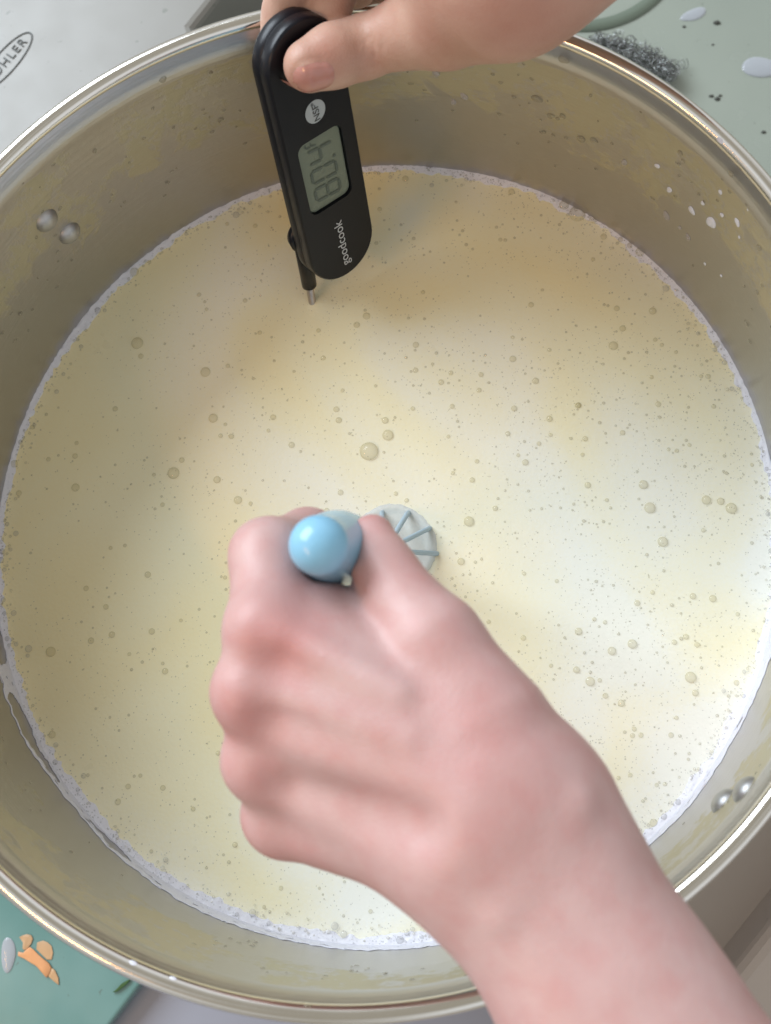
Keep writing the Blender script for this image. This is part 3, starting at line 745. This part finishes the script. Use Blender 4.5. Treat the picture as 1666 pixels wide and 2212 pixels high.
# ------------------------------------------------------------------ skin surfaces: a distance field meshed as one continuous surface
def smin(a, b, k):
    h = np.maximum(k - np.abs(a-b), 0)/k
    return np.minimum(a, b) - h*h*k*.25
def smax(a, b, k): return -smin(-a, -b, k)
def cone(X, a, b, ra, rb):
    a = np.asarray(a, np.float32); b = np.asarray(b, np.float32); ab = b-a
    t = np.clip(((X-a) @ ab)/float(ab @ ab), 0, 1)
    return np.linalg.norm(X - a - t[..., None]*ab, axis=-1) - (ra + t*(rb-ra))
def ball(X, c, r): return np.linalg.norm(X - np.asarray(c, np.float32), axis=-1) - r
def surface_nets(f, lo, hi, step):
    n = [int((hi[i]-lo[i])/step)+1 for i in range(3)]
    xs = [np.float32(lo[i]) + np.arange(n[i], dtype=np.float32)*np.float32(step) for i in range(3)]
    D = np.empty(n, np.float32)
    for i0 in range(0, n[0], 24):
        G = np.stack(np.meshgrid(xs[0][i0:i0+24], xs[1], xs[2], indexing='ij'), -1); D[i0:i0+24] = f(G)
    S = D < 0
    c = S[:-1, :-1, :-1].astype(np.int8)
    cnt = np.zeros(c.shape, np.int8)
    for dx in (0, 1):
        for dy in (0, 1):
            for dz in (0, 1): cnt += S[dx:n[0]-1+dx, dy:n[1]-1+dy, dz:n[2]-1+dz]
    act = (cnt > 0) & (cnt < 8); idx = -np.ones(act.shape, np.int64); ids = np.argwhere(act); idx[act] = np.arange(len(ids))
    acc = np.zeros((len(ids), 3)); num = np.zeros(len(ids))
    cor = [(0,0,0),(1,0,0),(0,1,0),(1,1,0),(0,0,1),(1,0,1),(0,1,1),(1,1,1)]
    for i in range(8):
        for j in range(i+1, 8):
            d = np.subtract(cor[j], cor[i])
            if np.abs(d).sum() != 1: continue
            va = D[tuple((ids + cor[i]).T)]; vb = D[tuple((ids + cor[j]).T)]; m = (va < 0) != (vb < 0)
            t = np.where(m, va/np.where(m, va-vb, 1), 0)
            acc[m] += (np.array(cor[i]) + t[m, None]*d); num[m] += 1
    V = (ids + acc/num[:, None])*step + np.array(lo)
    F = []
    for ax in range(3):
        o1, o2 = (ax+1) % 3, (ax+2) % 3
        sl0 = [slice(1, n[k]-1) for k in range(3)]; sl0[ax] = slice(0, n[ax]-1)
        sl1 = list(sl0); sl1[ax] = slice(1, n[ax])
        a = S[tuple(sl0)]; b = S[tuple(sl1)]; ch = np.argwhere(a != b)
        if not len(ch): continue
        off = np.array([1, 1, 1]); off[ax] = 0; p = ch + off; inside = a[tuple(ch.T)]
        def g(d1, d2):
            q = p.copy(); q[:, o1] -= d1; q[:, o2] -= d2; return idx[tuple(q.T)]
        q = np.stack([g(1, 1), g(0, 1), g(0, 0), g(1, 0)], 1); q[~inside] = q[~inside][:, ::-1]; F.append(q)
    return V, np.concatenate(F)
def relax(V, F, it=2, lam=.5):
    e = np.concatenate([F[:, [0, 1]], F[:, [1, 2]], F[:, [2, 3]], F[:, [3, 0]]]); e = np.concatenate([e, e[:, ::-1]])
    deg = np.bincount(e[:, 0], minlength=len(V))[:, None]
    for _ in range(it):
        for l in (lam, -lam*1.02):
            s = np.stack([np.bincount(e[:, 0], V[e[:, 1], k], len(V)) for k in range(3)], 1); V = V + l*(s/np.maximum(deg, 1) - V)
    return V
def skin_mesh(name, f, lo, hi, step, mat, flush=None):
    V, F = surface_nets(f, lo, hi, step); V = relax(V, F, 6)
    me = bpy.data.meshes.new(name); me.vertices.add(len(V)); me.vertices.foreach_set('co', V.astype(np.float32).ravel())
    me.loops.add(F.size); me.loops.foreach_set('vertex_index', F.ravel().astype(np.int32)); me.polygons.add(len(F))
    me.polygons.foreach_set('loop_start', np.arange(0, F.size, 4, dtype=np.int32)); me.update(calc_edges=True); me.validate()
    me.polygons.foreach_set('use_smooth', [True]*len(me.polygons))
    at_ = me.attributes.new('flush', 'FLOAT', 'POINT')
    vals = np.zeros(len(V), np.float32) if flush is None else flush(V).astype(np.float32)
    at_.data.foreach_set('value', vals); me.materials.append(mat)
    return link(bpy.data.objects.new(name, me))
def chain(X, pts, k=.004):
    d = None
    for (p, r), (q, s) in zip(pts, pts[1:]):
        c = cone(X, p, q, r, s); d = c if d is None else smin(d, c, k)
    return d

# ---- left hand closed on the whisk handle
P_ = lambda u, v, z: at(u, v, z)
A_WR, A_WU = P_(1168, 1770, .042), P_(1042, 1840, .040)
A_FR, A_FU = P_(1385, 2150, .044), P_(1292, 2220, .042)
A_ER, A_EU = P_(2060, 3020, .062), P_(1950, 3100, .060)
iM, mM, rM, pM = P_(590, 1370, .044), P_(566, 1497, .041), P_(582, 1645, .032), P_(618, 1768, .021)
KN = [(P_(560, 1350, .0478), .0066), (P_(532, 1490, .0450), .0066), (P_(545, 1642, .0350), .0060), (P_(580, 1760, .0220), .0055)]
def hand_a(X):
    arm = smin(cone(X, A_WR, A_FR, .0195, .0176), cone(X, A_WU, A_FU, .0190, .0176), .012)
    arm2 = smin(cone(X, A_FR, A_ER, .0176, .024), cone(X, A_FU, A_EU, .0176, .024), .012)
    d = smin(arm, arm2, .012)
    palm = cone(X, P_(1040, 1640, .043), iM, .0185, .0112)
    palm = smin(palm, cone(X, P_(1020, 1700, .043), mM, .0185, .0112), .006)
    palm = smin(palm, cone(X, P_(1000, 1755, .040), rM, .0175, .0104), .006)
    palm = smin(palm, cone(X, P_(975, 1810, .036), pM, .0165, .0095), .006)
    palm = smin(palm, cone(X, P_(890, 1462, .033), P_(704, 1346, .034), .0120, .0108), .010)
    for q1_, q2_, rr_ in ((iM, mM, .0098), (mM, rM, .0092), (rM, pM, .0082)): palm = smin(palm, cone(X, q1_ + (q1_-q1_), q2_, rr_, rr_), .004)
    # heel of the hand under the knuckles
    palm = smin(palm, cone(X, P_(900, 1720, .020), P_(720, 1560, .018), .016, .013), .010)
    d = smin(d, palm, .016)
    th = chain(X, [(P_(1035, 1560, .045), .0165), (P_(936, 1388, .045), .0112), (P_(868, 1298, .042), .0083), (P_(830, 1230, .038), .0070), (P_(805, 1158, .033), .0058)], .006)
    d = smin(d, th, .0035)
    ix = chain(X, [(iM, .0112), (P_(578, 1200, .036), .0093), (P_(665, 1165, .016), .0082), (P_(735, 1215, .004), .0075)], .004)
    md = chain(X, [(mM, .0110), (P_(560, 1400, .008), .0092), (P_(650, 1340, -.004), .0082), (P_(730, 1390, -.002), .0072)], .004)
    rg = chain(X, [(rM, .0102), (P_(575, 1530, -.002), .0086), (P_(665, 1450, -.010), .0078), (P_(730, 1500, -.006), .007)], .004)
    pk = chain(X, [(pM, .0094), (P_(625, 1660, -.012), .0078), (P_(690, 1580, -.018), .007), (P_(740, 1610, -.014), .0062)], .004)
    fg = smin(smin(ix, md, .0015), smin(rg, pk, .0015), .0015)
    d = smin(d, fg, .0035)
    for c, r in KN: d = smin(d, ball(X, c, r), .006)
    # extensor tendons over the back of the hand
    for a, b, r in ((P_(610, 1385, .0545), P_(860, 1500, .0575), .0022), (P_(600, 1510, .0510), P_(880, 1600, .0575), .0022), (P_(620, 1660, .0415), P_(880, 1690, .0530), .0020)):
        d = smin(d, cone(X, a, b, r, r*.6), .006)
    # hollow between the first two knuckles and ridge lines
    for a, b, r in ((P_(600, 1438, .0605), P_(780, 1520, .0680), .0030), (P_(590, 1572, .0552), P_(800, 1630, .0652), .0030), (P_(625, 1712, .0455), P_(900, 1790, .0605), .0029)):
        d = smax(d, -cone(X, a, b, r, r*.7), .010)
    d = smin(d, cone(X, P_(1250, 1735, .0572), P_(1085, 1975, .0568), .0008, .0006), .007)
    return d
def flush_a(V):
    f = np.zeros(len(V))
    for c, r, s in ((P_(610, 1385, .052), .010, .8), (P_(545, 1530, .047), .010, .55), (P_(560, 1665, .038), .009, .5), (P_(800, 1135, .032), .006, .7), (P_(1060, 1500, .05), .022, .25), (P_(1080, 1600, .06), .02, .3), (P_(900, 1250, .045), .008, .25), (P_(575, 1375, .053), .006, .9), (P_(620, 1860, .02), .014, .4), (P_(1240, 1620, .045), .014, .35)):
        f = np.maximum(f, s*np.exp(-((V-c)**2).sum(1)/(2*r*r*.5)))
    return f
lo = np.min([iM, A_ER, A_EU, P_(700, 1100, .03), pM, P_(570, 1300, -.02)], 0) - .04; hi = np.max([iM, A_ER, A_EU, P_(1000, 1100, .03), A_FR], 0) + .036
lo[2] = -.036
ha = skin_mesh('person', hand_a, lo, hi, .0014, SKIN_A, flush_a)
tag(ha, 'rosy left hand and bare forearm closed in a fist round the whisk handle', 'person')

# ---- hand holding the thermometer
tn = TB[:, 2]; ts = TB[:, 0]; tt = TB[:, 1]
tb = lambda s, t, n_: TO + TB @ np.array([s, t, n_])
on = lambda u, v, off: onplane(u, v, TO + tn*off, tn)
T_tip = on(668, 142, .0078); T_mid = on(722, 120, .0092); T_ip = on(786, 102, .0105); T_md = P_(872, 72, float(T_ip[2]) + .006); T_mcp = P_(965, 45, float(T_ip[2]) + .014)
NB_W1, NB_W2 = P_(1118, -72, .040), P_(1050, -170, .044)
NB_E1, NB_E2 = P_(1700, -490, .060), P_(1610, -610, .064)
def hand_b(X):
    th = chain(X, [(T_tip, .0080), (T_mid, .0090), (T_ip, .0090), (T_md, .0098), (T_mcp, .0118)], .004)
    th = smin(th, cone(X, T_mcp, P_(1050, -20, .036), .0118, .0165), .010)
    ix = chain(X, [(tb(-.002, .084, -TT-.0065), .0066), (on(618, 30, -TT-.0070), .0070), (P_(640, -90, .022), .0085), (P_(820, -230, .040), .0105)], .004)
    md = chain(X, [(tb(.007, .092, -TT-.0068), .0066), (P_(708, 12, .008), .0070), (P_(745, -80, .012), .0088), (P_(900, -190, .032), .0110)], .004)
    rg = chain(X, [(P_(770, -30, .004), .0068), (P_(810, -90, .010), .0082), (P_(960, -140, .022), .0110)], .004)
    pk = chain(X, [(P_(850, -60, .006), .0062), (P_(890, -100, .010), .0076), (P_(1010, -100, .018), .0100)], .004)
    palm = cone(X, P_(820, -230, .040), NB_W2, .0115, .019)
    palm = smin(palm, cone(X, P_(960, -140, .026), NB_W1, .0125, .019), .012)
    palm = smin(palm, cone(X, P_(900, -190, .034), P_(1100, -90, .04), .012, .019), .012)
    arm = smin(cone(X, NB_W1, NB_E1, .0200, .030), cone(X, NB_W2, NB_E2, .0195, .030), .014)
    d = smin(palm, arm, .016)
    d = smin(d, th, .010)
    d = smin(d, smin(smin(ix, md, .0012), smin(rg, pk, .0012), .0012), .004)
    for a, b, ra, rb in CREASE: d = smax(d, -cone(X, a, b, ra, rb), .0008)
    return d
CREASE = []
def march(u, v):
    p = at(u, v, .08); dv = p - CAM; dv /= np.linalg.norm(dv); t = 0.0
    for _ in range(90):
        dd = float(hand_b(np.asarray(p + dv*t, np.float32)[None])[0]); t += dd*.8
        if abs(dd) < 3e-5: return p + dv*t
        if t > .3: break
    return None
cr_ = []
for line, rad in (([(792, 62), (800, 78), (808, 98), (810, 122), (804, 142)], .00042), ([(782, 74), (788, 90), (791, 108), (788, 124)], .00034), ([(770, 84), (774, 98), (775, 112)], .00028), ([(822, 80), (827, 100), (825, 122)], .00026),
                  ([(637, 184), (634, 170), (635, 158), (642, 144), (656, 132), (674, 126), (690, 128), (700, 142)], .00040)):
    q = [march(*p) for p in line]; q = [p for p in q if p is not None]; n_ = len(q) - 1
    for k in range(n_): cr_.append((q[k], q[k+1], rad*(.35+.65*math.sin(math.pi*k/n_)), rad*(.35+.65*math.sin(math.pi*(k+1)/n_))))
CREASE = cr_
def flush_b(V):
    f = np.zeros(len(V))
    for c, r, s in ((on(700, 110, .016), .0055, .75), (T_ip + tn*.009, .006, .45), (P_(965, 60, .035), .015, .3), (P_(1110, 0, .05), .03, .45), (on(640, 185, .012), .005, .4)):
        f = np.maximum(f, s*np.exp(-((V-c)**2).sum(1)/(2*r*r*.6)))
    return f
pts = [T_tip, NB_W1, NB_W2, P_(640, -90, .022), P_(820, -230, .04), tb(0, .07, -.02), P_(1560, -330, .056), P_(1480, -470, .058), P_(850, 10, -.016)]
lo = np.min(pts, 0) - .022; hi = np.max(pts, 0) + .03
hb = skin_mesh('person', hand_b, lo, hi, .0009, SKIN_B, flush_b)
tag(hb, 'tan hand at the top pinching the black thermometer between thumb and fingers', 'person')
# thumb nail: a curved plate fitted to the thumb's surface
tipd = (T_tip - T_ip); tipd /= np.linalg.norm(tipd)
nc0 = on(664, 160, .009)
view = CAM - nc0; view /= np.linalg.norm(view)
nrm = view*.95 - tt*.30; nrm -= tipd*np.dot(nrm, tipd); nrm /= np.linalg.norm(nrm); wd = np.cross(nrm, tipd)
vs = []; fs = []; NU, NV = 15, 13
for i in range(NU):
    for j in range(NV):
        a = (i/(NU-1)-.5)*2; b = (j/(NV-1)-.5)*2
        # squircle outline
        q = max(abs(a), abs(b)); e = (abs(a)**3 + abs(b)**3)**(1/3) or 1; s_ = q/e
        a2, b2 = a*s_, b*s_
        st = nc0 + tipd*(a2*.0056 + .0002) + wd*b2*.0047 + nrm*.02; t = 0.0
        for _ in range(40):
            dd = float(hand_b(np.asarray(st - nrm*t, np.float32)[None])[0]); t += dd*.9
            if abs(dd) < 2e-5: break
        rim_ = max(abs(a2)**3 + abs(b2)**3, 0)**(1/3)
        vs.append(st - nrm*t + nrm*(.00060 - .00060*max(0, rim_-.75)/.25*(1 if a < .3 else .2)))
for i in range(NU-1):
    for j in range(NV-1): fs.append((i*NV+j, (i+1)*NV+j, (i+1)*NV+j+1, i*NV+j+1))
mesh('nail', vs, fs, NAIL, hb)

# ------------------------------------------------------------------ whisk
wk = empty('whisk'); tag(wk, 'whisk with glossy sky blue handle in the fist and wires in the milk', 'whisk')
top = Vector(at(690, 1178, .0525)); foot = Vector(at(852, 1212, MZ)); ax = (foot - top).normalized(); L = (foot-top).length
a = ax.orthogonal().normalized(); b = ax.cross(a)
def lathe_axis(name, prof, mat, seg=32):
    loops = [[tuple(top + ax*t + r*(math.cos(2*math.pi*i/seg)*a + math.sin(2*math.pi*i/seg)*b)) for i in range(seg)] for t, r in prof]
    return loft(name, loops, mat, wk)
R0 = .0075
prof = [(-.0075*math.cos(t), max(1e-5, R0*math.sin(t))) for t in np.linspace(0.02, math.pi/2, 12)]
prof += [(.006, .0080), (.014, .0092), (.024, .0104), (.038, .0106), (.054, .0084), (.070, .0064), (.095, .0062), (.115, .0056), (.1165, .004)]
lathe_axis('handle', prof, BLUE)
lathe_axis('collar', [(.1155, .0045), (.1165, .0050), (.128, .0046), (.1320, .0044), (.133, .003)], m_steel('collar_steel', (.6, .6, .62), .2))
for i in range(10):
    an = 2*math.pi*(i+.3)/10; e = math.cos(an)*a + math.sin(an)*b
    ctl = [(-.0225, .0040), (-.016, .0068), (-.008, .0115), (-.0005, .0158), (.008, .0175), (.020, .0180), (.036, .0150), (.050, .0085), (.056, .001)]
    tn_ = np.linspace(0, len(ctl)-1, 34); hh_ = np.interp(tn_, range(len(ctl)), [q[0] for q in ctl]); rr_ = np.interp(tn_, range(len(ctl)), [q[1] for q in ctl])
    pts = [top + ax*(L + h_) + e*r_ + Vector((0, .0030, 0)) for h_, r_ in zip(hh_, rr_)]
    bm = bmesh.new(); tube(bm, pts, .00100, 8); from_bm('wire', bm, BLUE_WIRE, wk)
# froth raised round the whisk
c = at(848, 1182, MZ); R = .0172; vs = []; fs = []; NA, NK = 96, 14
for i in range(NA):
    an = 2*math.pi*i/NA
    for k in range(NK+1):
        r = R*(k/NK)*(1 + .06*noise.noise(Vector((math.cos(an)*2, math.sin(an)*2, 0))) + .03*noise.noise(Vector((math.cos(an)*9, math.sin(an)*9, 4))))
        x, y = c[0] + r*math.cos(an), c[1] + r*math.sin(an)
        h = .0003 + .0007*math.exp(-((k/NK-.9)/.08)**2) - (.0009 if k == NK else 0)
        vs.append((x, y, surf(x, y) + h))
for i in range(NA):
    j = (i+1) % NA
    for k in range(NK): fs.append((i*(NK+1)+k, i*(NK+1)+k+1, j*(NK+1)+k+1, j*(NK+1)+k))
o = mesh('whisk_froth', vs, fs, WFROTH); tag(o, 'pale bluish patch of froth spreading round the whisk wires', 'froth', kind='stuff')
